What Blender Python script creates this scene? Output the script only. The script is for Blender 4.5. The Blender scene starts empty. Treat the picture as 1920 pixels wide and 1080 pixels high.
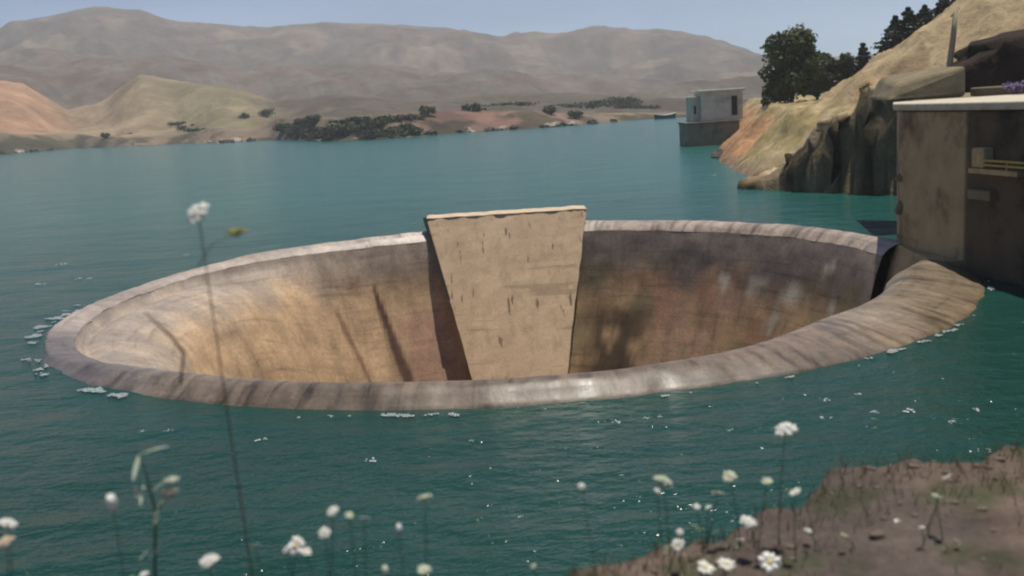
import bpy, math, random
from mathutils import Vector, noise as mn
random.seed(11)
R = math.radians
S = bpy.context.scene
COL = S.collection

# ------------------------------------------------------------------ camera
FPX, PITCH, ROLL, CAMH = 1905.0, .1781, .0627, 5.0
FW = Vector((0, math.cos(PITCH), -math.sin(PITCH)))
R0 = Vector((1, 0, 0)); U0 = Vector((0, math.sin(PITCH), math.cos(PITCH)))
RT = R0 * math.cos(ROLL) - U0 * math.sin(ROLL)
UP = U0 * math.cos(ROLL) + R0 * math.sin(ROLL)
EYE = Vector((0, 0, CAMH))
def ray(px, py): return FW + RT * ((px - 960) / FPX) + UP * ((540 - py) / FPX)
def at(px, py, y):            # point seen in direction px,py that lies y metres ahead
    d = ray(px, py); return EYE + d * (y / d.y)
def on_z(px, py, z=0.0):
    d = ray(px, py); return EYE + d * ((z - CAMH) / d.z)
cam = bpy.data.cameras.new('camera'); co = bpy.data.objects.new('camera', cam); COL.objects.link(co)
cam.sensor_width = 36; cam.lens = FPX / 1920 * 36; cam.clip_start = .05; cam.clip_end = 12000
from mathutils import Matrix
m3 = Matrix((RT, UP, -FW)).transposed()
co.matrix_world = Matrix.Translation(EYE) @ m3.to_4x4()
cam.dof.use_dof = True; cam.dof.focus_distance = 30; cam.dof.aperture_fstop = 2.2
S.camera = co

# ------------------------------------------------------------------ helpers
def fbm(x, y, z=0.0, o=4):
    return mn.fractal(Vector((x, y, z)), 1.0, 2.0, o)      # about -1..1
def lerp(a, b, t): return a + (b - a) * t
def clamp(t, a=0., b=1.): return max(a, min(b, t))
def sstep(a, b, x):
    t = clamp((x - a) / (b - a)); return t * t * (3 - 2 * t)
def curve(pts, x):            # piecewise linear through sorted points
    if x <= pts[0][0]: return pts[0][1]
    for (x0, y0), (x1, y1) in zip(pts, pts[1:]):
        if x <= x1: return lerp(y0, y1, (x - x0) / (x1 - x0))
    return pts[-1][1]
def mix3(a, b, t): return tuple(lerp(p, q, t) for p, q in zip(a, b))

def tag(o, label=None, cat=None, group=None, kind=None):
    if label: o['label'] = label
    if cat: o['category'] = cat
    if group: o['group'] = group
    if kind: o['kind'] = kind
    return o
def empty(name, loc, label, cat, group=None):
    o = bpy.data.objects.new(name, None); COL.objects.link(o); o.location = loc
    o.empty_display_size = .1
    return tag(o, label, cat, group)
def make(name, V, F, mat, parent=None, smooth=False, cols=None, uvs=None):
    me = bpy.data.meshes.new(name); me.from_pydata([tuple(v) for v in V], [], F)
    me.materials.append(mat)
    if smooth:
        me.polygons.foreach_set('use_smooth', [True] * len(me.polygons))
    if cols:
        a = me.color_attributes.new('soil', 'FLOAT_COLOR', 'POINT')
        flat = []
        for c in cols: flat += [c[0], c[1], c[2], c[3] if len(c) > 3 else 1.0]
        a.data.foreach_set('color', flat)
    if uvs:
        u = me.uv_layers.new(name='map'); li = [0] * len(me.loops); me.loops.foreach_get('vertex_index', li)
        flat = []
        for i in li: flat += [uvs[i][0], uvs[i][1]]
        u.data.foreach_set('uv', flat)
    me.update()
    o = bpy.data.objects.new(name, me); COL.objects.link(o)
    if parent: o.parent = parent
    return o
def local(o, parent):         # parent keeps its own place: express the vertices relative to it
    o.parent = parent
    loc = parent.location
    for v in o.data.vertices: v.co -= loc
    return o
class MB:
    def __init__(s): s.V = []; s.F = []
    def add(s, V, F):
        n = len(s.V); s.V += [Vector(v) for v in V]; s.F += [tuple(i + n for i in f) for f in F]
    def prism(s, base, z0, z1, top=None):        # polygon footprint, bottom z0, top z1 (numbers or lists)
        n = len(base); top = top or base
        zz0 = z0 if isinstance(z0, (list, tuple)) else [z0] * n
        zz1 = z1 if isinstance(z1, (list, tuple)) else [z1] * n
        V = [(p[0], p[1], a) for p, a in zip(base, zz0)] + [(p[0], p[1], a) for p, a in zip(top, zz1)]
        F = [tuple(range(n))[::-1], tuple(range(n, 2 * n))] + [(i, (i + 1) % n, n + (i + 1) % n, n + i) for i in range(n)]
        s.add(V, F)
    def box(s, x0, x1, y0, y1, z0, z1): s.prism([(x0, y0), (x1, y0), (x1, y1), (x0, y1)], z0, z1)
    def tube(s, pts, rads, n=6, cap=True):
        pts = [Vector(p) for p in pts]; V = []; F = []
        for i, p in enumerate(pts):
            d = (pts[min(i + 1, len(pts) - 1)] - pts[max(i - 1, 0)]).normalized()
            a = d.cross(Vector((0, 1, .13))).normalized(); b = d.cross(a)
            for k in range(n):
                t = 2 * math.pi * k / n; V.append(p + (a * math.cos(t) + b * math.sin(t)) * rads[i])
        for i in range(len(pts) - 1):
            for k in range(n):
                F.append((i * n + k, i * n + (k + 1) % n, (i + 1) * n + (k + 1) % n, (i + 1) * n + k))
        if cap: F += [tuple(range(n))[::-1], tuple(range((len(pts) - 1) * n, len(pts) * n))]
        s.add(V, F)
    def blob(s, c, r, sub=2, rough=.25, seed=0, freq=1.3):
        V, F = ICO[sub]; c = Vector(c); out = []
        for v in V:
            k = 1 + rough * fbm(v.x * freq + seed * 7.3, v.y * freq, v.z * freq, 3)
            out.append(c + Vector((v.x * r[0] * k, v.y * r[1] * k, v.z * r[2] * k)))
        s.add(out, F)
    def build(s, name, mat, parent=None, smooth=False, cols=None):
        o = make(name, s.V, s.F, mat, None, smooth, cols)
        if parent: local(o, parent)
        return o
import bmesh
ICO = {}
for k in (1, 2, 3, 4):
    b = bmesh.new(); bmesh.ops.create_icosphere(b, subdivisions=k, radius=1)
    b.verts.ensure_lookup_table()
    ICO[k] = ([v.co.copy() for v in b.verts], [tuple(v.index for v in f.verts) for f in b.faces]); b.free()

def bevel(o, w=.03, seg=2):
    m = o.modifiers.new('edge', 'BEVEL'); m.width = w; m.segments = seg; m.limit_method = 'ANGLE'; return o

# ------------------------------------------------------------------ materials
def nt(name):
    m = bpy.data.materials.new(name); m.use_nodes = True; t = m.node_tree
    for n in list(t.nodes): t.nodes.remove(n)
    o = t.nodes.new('ShaderNodeOutputMaterial'); p = t.nodes.new('ShaderNodeBsdfPrincipled')
    t.links.new(p.outputs[0], o.inputs[0]); return m, t, p
def N(t, typ, **kw):
    n = t.nodes.new(typ)
    for k, v in kw.items():
        if k in n.inputs: n.inputs[k].default_value = v
        else: setattr(n, k, v)
    return n
def coords(t, kind='Object', scale=(1, 1, 1)):
    c = t.nodes.new('ShaderNodeTexCoord'); mp = t.nodes.new('ShaderNodeMapping')
    mp.inputs['Scale'].default_value = scale; t.links.new(c.outputs[kind], mp.inputs['Vector']); return mp.outputs[0]
def mixc(t, a, b, fac, mode='MIX'):
    n = t.nodes.new('ShaderNodeMix'); n.data_type = 'RGBA'; n.blend_type = mode
    for s, v in ((6, a), (7, b), (0, fac)):
        if hasattr(v, 'links') or hasattr(v, 'is_linked'): t.links.new(v, n.inputs[s])
        else: n.inputs[s].default_value = v if s == 0 else (*v, 1)
    return n.outputs[2]
def ramp(t, src, stops):
    n = t.nodes.new('ShaderNodeValToRGB'); e = n.color_ramp.elements
    while len(e) < len(stops): e.new(.5)
    for el, (p, v) in zip(e, stops): el.position = p; el.color = (v, v, v, 1)
    t.links.new(src, n.inputs[0]); return n.outputs[0]
def bump(t, p, src, strength, dist):
    b = N(t, 'ShaderNodeBump'); b.inputs['Strength'].default_value = strength; b.inputs['Distance'].default_value = dist
    t.links.new(src, b.inputs['Height']); t.links.new(b.outputs[0], p.inputs['Normal']); return b
def noise(t, vec, scale, detail=5, rough=.6):
    n = N(t, 'ShaderNodeTexNoise'); n.inputs['Scale'].default_value = scale; n.inputs['Detail'].default_value = detail
    n.inputs['Roughness'].default_value = rough; t.links.new(vec, n.inputs['Vector']); return n.outputs['Fac']

def surf(name, a, b, scale=3, rough=.85, bs=.4, bd=.03, c=None, cs=.6, stretch=(1, 1, 1), lo=.35, hi=.65, spec=.3):
    """two-tone weathered surface with an optional third stain colour"""
    m, t, p = nt(name); v = coords(t, 'Object', stretch)
    n1 = noise(t, v, scale, 6, .62); col = mixc(t, a, b, ramp(t, n1, [(lo, 0), (hi, 1)]))
    if c:
        n2 = noise(t, v, cs, 6, .65); col = mixc(t, col, c, ramp(t, n2, [(.5, 0), (.68, 1)]))
    t.links.new(col, p.inputs['Base Color']); p.inputs['Roughness'].default_value = rough
    p.inputs['Specular IOR Level'].default_value = spec
    n3 = noise(t, v, scale * 4, 6, .7); bump(t, p, n3, bs, bd); return m
def soil(name, scale, amt=.5, rough=.95, bs=.5, bd=.1, streak=None, sr=((.28, .62), (.45, .97), (.7, 1.12)), fine=(1, 1, 1), spec=.2, wet=False):
    """per-point ground colour broken up by noise"""
    m, t, p = nt(name)
    a = t.nodes.new('ShaderNodeAttribute'); a.attribute_name = 'soil'
    v = coords(t, 'Object', fine); n1 = noise(t, v, scale, 8, .68)
    f = ramp(t, n1, [(.25, 1 - amt), (.75, 1 + amt * .6)])
    col = mixc(t, a.outputs['Color'], f, 1.0, 'MULTIPLY')
    h = n1; nf = noise(t, v, scale * 7, 6, .75); col = mixc(t, col, ramp(t, nf, [(.3, .72), (.7, 1.22)]), 1.0, 'MULTIPLY')
    if streak:
        vu = coords(t, 'UV', streak); n2 = noise(t, vu, 1.0, 6, .65)
        g = mixc(t, (1, 1, 1), ramp(t, n2, list(sr)), a.outputs['Alpha']); col = mixc(t, col, g, 1.0, 'MULTIPLY'); h = n2
        vt = coords(t, 'UV', (.16, 4.5, 1)); n4 = noise(t, vt, 1.0, 5, .6); col = mixc(t, col, ramp(t, n4, [(.33, .72), (.44, 1), (.62, 1.06)]), 1.0, 'MULTIPLY')
    t.links.new(col, p.inputs['Base Color']); p.inputs['Specular IOR Level'].default_value = spec
    if wet:
        rr = ramp(t, h, [(.3, rough * .55), (.7, rough)]); t.links.new(rr, p.inputs['Roughness'])
    else: p.inputs['Roughness'].default_value = rough
    bump(t, p, n1, bs, bd); return m

def plain(name, c, rough=.7, trans=0., var=.25, scale=20):
    m, t, p = nt(name); v = coords(t, 'Object'); n1 = noise(t, v, scale, 3)
    col = mixc(t, tuple(x * (1 - var) for x in c), tuple(min(1, x * (1 + var)) for x in c), n1)
    t.links.new(col, p.inputs['Base Color']); p.inputs['Roughness'].default_value = rough
    if trans:
        tr = t.nodes.new('ShaderNodeBsdfTranslucent'); t.links.new(col, tr.inputs[0])
        mx = t.nodes.new('ShaderNodeMixShader'); mx.inputs[0].default_value = trans
        t.links.new(p.outputs[0], mx.inputs[1]); t.links.new(tr.outputs[0], mx.inputs[2])
        o = [n for n in t.nodes if n.type == 'OUTPUT_MATERIAL'][0]; t.links.new(mx.outputs[0], o.inputs[0])
    return m
def leafmat(name, a, b, scale):
    m, t, p = nt(name); v = coords(t, 'Object'); n1 = noise(t, v, scale, 4)
    col = mixc(t, a, b, ramp(t, n1, [(.38, 0), (.62, 1)])); t.links.new(col, p.inputs['Base Color'])
    p.inputs['Roughness'].default_value = .6; p.inputs['Specular IOR Level'].default_value = .2
    tr = t.nodes.new('ShaderNodeBsdfTranslucent'); t.links.new(col, tr.inputs[0])
    mx = t.nodes.new('ShaderNodeMixShader'); mx.inputs[0].default_value = .25
    t.links.new(p.outputs[0], mx.inputs[1]); t.links.new(tr.outputs[0], mx.inputs[2])
    o = [n for n in t.nodes if n.type == 'OUTPUT_MATERIAL'][0]; t.links.new(mx.outputs[0], o.inputs[0]); return m

M = {}
M['hills'] = soil('far hill ground', .035, .45, bs=.6, bd=4)
M['land'] = soil('bank earth', .9, .5, bs=.9, bd=.25)
M['spill'] = soil('spillway concrete', 1.6, .38, .75, .35, .04, (1.0, .22, 1), spec=.4, wet=True)
M['lip'] = soil('wet lip concrete', 2.2, .45, .58, .35, .03, (2.0, .45, 1), sr=((.34, .38), (.5, .95), (.7, 1.2)), spec=.4, wet=True)
def panelmat():
    m, t, p = nt('panel concrete'); v = coords(t, 'Object')
    n1 = noise(t, v, .8, 6, .6); col = mixc(t, (.52, .385, .25), (.44, .315, .20), ramp(t, n1, [(.35, 0), (.65, 1)]))
    n2 = noise(t, coords(t, 'Object', (2.2, 2.2, .22)), 1.0, 6, .65); col = mixc(t, col, (.33, .235, .15), ramp(t, n2, [(.5, 0), (.72, .8)]))
    n3 = noise(t, coords(t, 'Object', (5.5, 1.5, .75)), 1.0, 3, .5); col = mixc(t, col, (.11, .07, .035), ramp(t, n3, [(.655, 0), (.70, .85)]))
    n5 = noise(t, coords(t, 'Object', (.25, .25, 3.2)), 1.0, 4, .6); col = mixc(t, col, (.30, .22, .14), ramp(t, n5, [(.60, 0), (.64, .75)]))
    n6 = noise(t, v, 14, 6, .75); col = mixc(t, col, ramp(t, n6, [(.3, .8), (.7, 1.18)]), 1.0, 'MULTIPLY')
    t.links.new(col, p.inputs['Base Color']); p.inputs['Roughness'].default_value = .85; bump(t, p, n6, .5, .02); return m
M['panel'] = panelmat()
M['panel_top'] = surf('panel edge concrete', (.58, .47, .34), (.42, .32, .22), 3)
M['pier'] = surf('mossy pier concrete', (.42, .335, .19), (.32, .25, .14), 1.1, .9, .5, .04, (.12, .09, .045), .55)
M['darkwall'] = surf('stained and shade-darkened abutment concrete', (.12, .09, .056), (.07, .052, .033), 1.0, .9, .5, .05, (.02, .017, .012), .5)  # staining, plus the side wall's shade darkened into the colour
M['cap'] = surf('pale coping concrete', (.55, .5, .4), (.4, .36, .28), 3, .85, .3, .02)
M['block'] = surf('weathered block concrete', (.22, .18, .11), (.14, .115, .07), 1.4, .9, .6, .06, (.2, .17, .12), .9)
M['tower'] = surf('intake house render', (.66, .62, .56), (.54, .51, .46), .8, .9, .3, .03, (.3, .28, .24), .6)
M['tower_pale'] = surf('intake house pale side', (.55, .52, .43), (.42, .4, .33), .9, .9, .3, .03)  # sunlit look of the house's left side put into the colour
M['plinth'] = surf('plinth concrete', (.22, .195, .155), (.15, .13, .105), .9, .9, .4, .04, (.05, .05, .04), .5)
M['dark'] = plain('dark opening', (.008, .008, .008), .9)
M['bark'] = surf('bark', (.07, .05, .035), (.035, .027, .02), 6)
M['post'] = surf('bleached timber', (.42, .34, .23), (.28, .21, .13), 4, stretch=(4, 4, .6))
M['steel'] = surf('galvanised rail', (.42, .42, .38), (.32, .32, .28), 5, .5)
M['yellow'] = surf('yellow paint', (.50, .36, .11), (.38, .26, .08), 4, .6)
M['rust'] = surf('ochre concrete', (.48, .36, .19), (.33, .24, .13), 3)
M['rock_pale'] = surf('pale rock', (.42, .36, .3), (.28, .23, .19), 1.2, bs=.6, bd=.2)
M['rock_dark'] = surf('dark rock', (.09, .075, .06), (.045, .04, .033), 1.2, bs=.6, bd=.2)
M['pebble'] = surf('bank pebbles', (.17, .13, .10), (.10, .08, .065), 8)
M['foam'] = plain('foam', (.60, .66, .66), .6, var=.12, scale=6)
M['oak'] = leafmat('broad leaves', (.035, .055, .014), (.075, .10, .022), .9)
M['oak2'] = leafmat('dark broad leaves', (.02, .032, .014), (.04, .055, .018), .9)
M['needle'] = leafmat('conifer needles', (.014, .024, .014), (.03, .042, .022), 1.2)
M['scrub'] = leafmat('far scrub leaves', (.03, .035, .016), (.065, .07, .03), .4)
M['purple'] = leafmat('purple blossom', (.16, .11, .24), (.3, .23, .38), 5)
M['stem'] = plain('green stem', (.045, .08, .035), .7)
M['drystem'] = plain('dry stem', (.10, .06, .028), .8)
M['leaf'] = plain('pale leaf', (.22, .29, .15), .35, .3)
M['leaf_shine'] = plain('leaf with shine in its colour', (.55, .62, .48), .3, .3)  # leaf highlights put into the pale base colour
M['petal'] = plain('white petal', (.86, .85, .79), .6, .25, .06)
M['cream'] = plain('cream petal', (.74, .60, .45), .6, .25, .1)
M['paleg'] = plain('greenish bud', (.60, .64, .50), .6, .25, .15)
M['seed'] = plain('yellowed seed head', (.30, .27, .08), .7, .2)
M['eye'] = plain('yellow flower centre', (.62, .52, .26), .7)
M['grass'] = leafmat('dry grass', (.22, .165, .09), (.13, .115, .05), 3)
M['boat'] = plain('dark boat hull', (.02, .02, .028), .5)
M['boat_rim'] = plain('pale gunwale', (.6, .6, .62), .5)
M['bank'] = soil('near bank soil', 3.5, .5, bs=.9, bd=.05)

# ------------------------------------------------------------------ light, sky, air
SUN = Vector((.15, .10, 1.0)).normalized()
w = bpy.data.worlds.new('World'); S.world = w; w.use_nodes = True
wt = w.node_tree; bg = wt.nodes['Background']
sky = wt.nodes.new('ShaderNodeTexSky'); sky.sky_type = 'NISHITA'; sky.sun_disc = False
sky.sun_elevation = math.asin(SUN.z); sky.sun_rotation = math.atan2(SUN.x, SUN.y)
sky.air_density = .62; sky.dust_density = 0; sky.ozone_density = 6.0; sky.altitude = 800
tc = wt.nodes.new('ShaderNodeTexCoord'); mpw = wt.nodes.new('ShaderNodeMapping'); mpw.inputs['Scale'].default_value = (1.2, 1.2, 7)
wt.links.new(tc.outputs['Generated'], mpw.inputs[0]); nw = noise(wt, mpw.outputs[0], 1.6, 5, .55)
cl = mixc(wt, (1, 1, 1), (1.55, 1.42, 1.28), ramp(wt, nw, [(.42, 0), (.72, 1)])); sk = mixc(wt, sky.outputs[0], cl, 1.0, 'MULTIPLY')      # thin high cloud
wt.links.new(sk, bg.inputs[0]); bg.inputs[1].default_value = .07
L = bpy.data.lights.new('sun', 'SUN'); lo = bpy.data.objects.new('sun', L); COL.objects.link(lo)
L.energy = 4.2; L.angle = R(.53); L.color = (1, .93, .82)
lo.rotation_euler = SUN.to_track_quat('Z', 'Y').to_euler(); lo.location = (0, 0, 300)
S.view_settings.view_transform = 'Standard'; S.view_settings.look = 'None'; S.view_settings.exposure = 0.33; S.view_settings.gamma = 1
S.render.engine = 'CYCLES'; S.cycles.use_denoising = True; S.cycles.filter_width = 2.2
S.cycles.max_bounces = 6; S.cycles.volume_bounces = 1; S.cycles.caustics_reflective = False; S.cycles.caustics_refractive = False
S.cycles.sample_clamp_indirect = 4

HAZE = .00042
if HAZE:
    mb = MB(); mb.box(-1900, 1900, -60, 2000, -22, 190)
    hm = bpy.data.materials.new('haze'); hm.use_nodes = True; t = hm.node_tree
    for n in list(t.nodes): t.nodes.remove(n)
    o = t.nodes.new('ShaderNodeOutputMaterial'); pv = t.nodes.new('ShaderNodeVolumePrincipled')
    pv.inputs['Color'].default_value = (.88, .90, .96, 1); pv.inputs['Density'].default_value = HAZE; pv.inputs['Anisotropy'].default_value = .2
    t.links.new(pv.outputs[0], o.inputs['Volume'])
    tag(mb.build('haze', hm), 'thin pale summer haze over the whole reservoir', 'haze', kind='stuff')

# ------------------------------------------------------------------ the spillway
CX, CY = -.05, 28.75
def deg(ph): return math.degrees(ph) % 360
def rc(ph):                   # crest radius: the lip widens on the near right side
    d = (math.degrees(ph) + 180) % 360 - 180
    return 11.5 - .75 * sstep(-72, -50, d) * (1 - sstep(-22, -8, d)) + .68 * sstep(118, 160, d % 360) * (1 - sstep(205, 232, d % 360)) + .2 * sstep(205, 235, d % 360) * (1 - sstep(275, 292, d % 360))
def crest_z(ph):
    d = (math.degrees(ph)) % 360
    return .32 - .25 * sstep(130, 172, d) * (1 - sstep(205, 240, d))
spill = empty('spillway', (CX, CY, 0), 'huge round bell mouth concrete spillway swallowing the green reservoir water', 'spillway')
def ring(prof_fn, n, name, mat, colfn, ustep):
    V = []; F = []; C = []; UV = []
    k = None
    for i in range(n + 1):
        ph = R(90) + 2 * math.pi * i / n; prof = prof_fn(ph); k = len(prof); s = 0
        for j, (r, z) in enumerate(prof):
            if j: s += math.hypot(r - prof[j - 1][0], z - prof[j - 1][1])
            x = r * math.cos(ph); y = r * math.sin(ph)
            wob = .05 * fbm(x * 1.1, y * 1.1, z * 1.1 + 3) * min(1, j, )
            V.append((x * (1 + wob / 12), y * (1 + wob / 12), z + wob * .6)); C.append(colfn(ph, r, z, s)); UV.append((i / n * ustep, s))
    for i in range(n):
        dg = (90 + 360 * (i + .5) / n + 180) % 360 - 180
        for j in range(k - 1):
            a = i * k + j
            if -12.5 < dg < 2.6 and (name == 'lip' or V[a][2] > -2.4): continue      # the pier stands here
            F.append((a, a + k, a + k + 1, a + 1))
    o = make(name, V, F, mat, spill, True, C, UV); return o
def lip_prof(ph):
    c = rc(ph); z = crest_z(ph)
    e = -.17 * sstep(215, 240, deg(ph)) * (1 - sstep(280, 300, deg(ph)))
    return [(12.75 + e, -1.4), (12.6 + e, -.5), (12.42 + e, -.03), (12.25 + e * .8, .06 * z / .32), (lerp(12.3 + e, c, .35), z * .55), (lerp(12.3 + e, c, .65), z * .86), (c, z), (c - .22, z - .03),
            (c - .42, z - lerp(.13, .07, leftness(ph))), (c - .6, z - lerp(.32, .12, leftness(ph)))]
KEY = [(0, -.32), (.22, -.95), (.5, -1.9), (1.05, -3.4), (1.8, -5), (2.7, -7), (3.6, -9.5), (4.3, -13)]
KEYL = [(0, -.10), (.55, -.26), (1.1, -.52), (1.75, -1.1), (2.5, -2.4), (3.2, -4.4), (3.9, -8), (4.6, -13)]   # the low, gently dished left side
def leftness(ph):
    d = math.degrees(ph) % 360; return sstep(112, 165, d) * (1 - sstep(208, 236, d))
def throat_prof(ph):
    c = rc(ph) - .6; z = crest_z(ph); out = []; w = leftness(ph)
    K = [(lerp(a[0], b[0], w), lerp(a[1], b[1], w)) for a, b in zip(KEY, KEYL)]
    for q in range(29):
        i = min(6, q // 4); t = q / 4 - i; aa = lerp(K[i][0], K[i + 1][0], t); bb = lerp(K[i][1], K[i + 1][1], t)
        out.append((lerp(c, 10.9, sstep(0, 1.5, aa)) - aa, bb + (z - .32 + .32 * (1 - w)) * (1 - sstep(0, .6, aa))))
    out[0] = (lip_prof(ph)[-1][0], lip_prof(ph)[-1][1])
    return out
def deg(ph): return math.degrees(ph) % 360
def lip_col(ph, r, z, s):
    d = deg(ph); n = fbm(ph * 3, r * .8, 1.7)
    near = (.195, .142, .105); left = (.37, .31, .265); back = (.42, .36, .31); right = (.33, .265, .22); lobe = (.20, .155, .105)
    c = back if d < 90 or d > 320 else left
    lf = sstep(95, 140, d) * (1 - sstep(215, 245, d)); c = mix3(back, left, lf)
    nr = sstep(225, 250, d) * (1 - sstep(300, 318, d)); c = mix3(c, near, nr)
    rr = (1 - sstep(62, 84, d)) if d < 180 else 0; c = mix3(c, right, rr)
    lb = sstep(300, 318, d); c = mix3(c, lobe, lb)
    tide = 1 - sstep(1.75, 2.75, s + .5 * fbm(ph * 14, s * .6, 4.4, 4))      # dark wet growth above the waterline
    if d > 200: c = mix3(c, (.135, .105, .08) if d < 305 else (.17, .125, .075), .78 * tide * sstep(205, 240, d))
    wet = sstep(188, 203, d) * (1 - sstep(222, 240, d)); c = mix3(c, (.105, .095, .098), .85 * wet * (1 - sstep(3.2, 3.7, s + .4 * n) * (d > 215)))
    al = 1 - .8 * sstep(110, 140, d) * (1 - sstep(200, 225, d))
    return tuple(q * (1 + .3 * n) for q in c) + (al,)
def throat_col(ph, r, z, s):
    d = deg(ph); n = fbm(math.cos(ph) * 5, math.sin(ph) * 5, z * .45, 5); n2 = fbm(math.cos(ph) * 9 + 4, math.sin(ph) * 9, z * .8 + 9, 5)
    tan = (.44, .30, .175); pale = (.35, .28, .215); red = (.36, .21, .145); grey = (.245, .195, .155); brown = (.38, .25, .135); moss = (.22, .185, .095)
    lw = leftness(ph); c = mix3(mix3(pale, (.30, .25, .21), lw * sstep(-.7, -.2, z)), tan, 1 - sstep(-1.7 + .7 * n, -.4 + .7 * n, z))
    rd = sstep(103, 108, d) * (1 - sstep(112, 118, d)) * (1 - sstep(-3, -2.2, z)); c = mix3(c, red, .8 * rd)
    rt = 1 - sstep(76, 90, d) if d < 180 else sstep(300, 330, d)
    cr = mix3(grey, brown, 1 - sstep(-2.3 + n, -1.2 + n, z)); c = mix3(c, cr, rt)
    mo = rt * sstep(.05, .4, n2) * (1 - sstep(-1.2, -.8, z)); c = mix3(c, moss, .8 * mo)
    pk = sstep(20, 34, d) * (1 - sstep(52, 62, d)) * (1 - sstep(-2.2, -1.6, z)); c = mix3(c, (.37, .22, .17), .6 * pk * sstep(-.25, .2, n))
    wp = rt * sstep(.28, .4, fbm(math.cos(ph) * 7 + 2, math.sin(ph) * 7, z * 1.1 + 5, 3)) * sstep(-2.6, -2.1, z) * (1 - sstep(-1.3, -.9, z)); c = mix3(c, (.52, .49, .40), wp)
    dk = sstep(56, 63, d + 3 * n) * (1 - sstep(70, 76, d + 3 * n)) * (1 - sstep(-3.3, -2.3, z)); c = mix3(c, (.055, .034, .014), .92 * dk * sstep(-.6, -.1, n2))
    for pd, pz, sd, sz in ((26.5, -1.85, 3.2, .42), (35, -1.65, 2.8, .3), (42.5, -1.55, 1.6, .32), (17, -.75, 1.5, .25), (30, -2.9, 1.6, .5)):      # lime patches
        g = math.exp(-((d - pd + (z - pz) * 4) / sd) ** 2 - ((z - pz) / sz) ** 2); c = mix3(c, (.50, .46, .35), sstep(.3, .75, g + .35 * n2))
    g = rt * sstep(.12, .34, fbm(ph * 9, z * .35, 6.1, 4)) * (1 - sstep(-2.0, -1.2, z)); c = mix3(c, (.32, .165, .10), .55 * g)
    # the long dark streak left of the panel
    lk = 119.5 - (z + 1.6) * -.0 - 3.2 * clamp((-1.5 - z) / 3.5); wd = .5 + .75 * clamp((-1.5 - z) / 3.)
    if z < -1.3: c = mix3(c, (.07, .025, .015), .92 * (1 - sstep(wd * .6, wd * 1.5, abs(d - lk) + .5 * n2)))
    lk = 129.5 - 3.0 * clamp((-2.2 - z) / 2.5)
    if z < -2.1: c = mix3(c, (.13, .06, .03), .7 * (1 - sstep(.25, .75, abs(d - lk) + .4 * n2)))
    return tuple(max(.01, q * (1 + .28 * n)) for q in c) + (1 - .7 * sstep(135, 165, d) * (1 - sstep(210, 230, d)) * sstep(-2.5, -1, z),)
ring(lip_prof, 720, 'lip', M['lip'], lip_col, 95)
ring(throat_prof, 720, 'throat', M['spill'], throat_col, 95)

def facet(name, ang, ht, hb, top, bot, back=1.6, mat=None, shift=0.):
    """flat sloping slab standing proud of the throat; top/bot = (distance from axis, z)"""
    a = Vector((math.cos(ang), math.sin(ang), 0)); b = Vector((-a.y, a.x, 0)); mb = MB()
    c = Vector((CX, CY, 0))
    f = lambda rr, s, z: c + a * rr + b * s + Vector((0, 0, z))
    rows = 30; V = []; F = []
    for i in range(rows + 1):
        t = i / rows; rr = lerp(top[0], bot[0], t); z = lerp(top[1], bot[1], t); hh = lerp(ht, hb, t) + .04 * fbm(z * 2.3, ang, 4)
        for k in range(9):
            s = lerp(-hh, hh, k / 8) - shift * t; w = .025 * fbm(s * 1.4, z * 1.4, 2.2)
            V.append(f(rr + w, s, z))
        V.append(f(rr + back, hh - shift * t, z)); V.append(f(rr + back, -hh - shift * t, z))
    q = 11
    for i in range(rows):
        for k in range(8): F.append((i * q + k, i * q + k + 1, (i + 1) * q + k + 1, (i + 1) * q + k))
        F.append((i * q + 8, i * q + 9, (i + 1) * q + 9, (i + 1) * q + 8)); F.append((i * q + 10, i * q, (i + 1) * q, (i + 1) * q + 10))
        F.append((i * q + 9, i * q + 10, (i + 1) * q + 10, (i + 1) * q + 9))
    F.append(tuple(range(0, 9))[::-1] + (10, 9)); F.append(tuple(range(rows * q, rows * q + 9)) + (rows * q + 9, rows * q + 10))
    o = make(name, V, F, mat or M['panel']); local(o, spill); return o
pan = facet('deflector_panel', R(90), 3.15, .9, (10.85, .80), (5.6, -8.2), 1.25, None, .22)
ed = MB(); ed.prism([(-3.2, 39.58), (3.1, 39.58), (3.1, 40.9), (-3.2, 40.9)], .802, .85)
e = ed.build('coping', M['panel_top']); e.parent = pan
bm_ = bmesh.new(); bm_.from_mesh(e.data); bmesh.ops.subdivide_edges(bm_, edges=[q for q in bm_.edges if abs(q.verts[0].co.x - q.verts[1].co.x) > 3], cuts=40, use_grid_fill=True)
for v in bm_.verts: v.co.y += .05 * fbm(v.co.x * 2, 1, 3) * (v.co.y < 40); v.co.z += .03 * fbm(v.co.x * 1.7, 4, 2) - .012
bm_.to_mesh(e.data); bm_.free()
jt = MB(); jt.prism([(-3.30, 39.50), (-3.17, 39.50), (-3.17, 39.9), (-3.30, 39.9)], [-2.1] * 4, [.86] * 4); je = jt.build('shade_strip', M['dark']); je.parent = pan  # black strip standing in for the shade line on the panel's left edge
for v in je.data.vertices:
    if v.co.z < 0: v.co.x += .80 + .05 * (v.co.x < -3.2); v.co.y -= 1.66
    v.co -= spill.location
for v in e.data.vertices: v.co -= spill.location
facet('deflector_panel', R(-5), 1.72, 1.5, (11.28, .30), (9.2, -7.0), .9, M['pier'])

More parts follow.
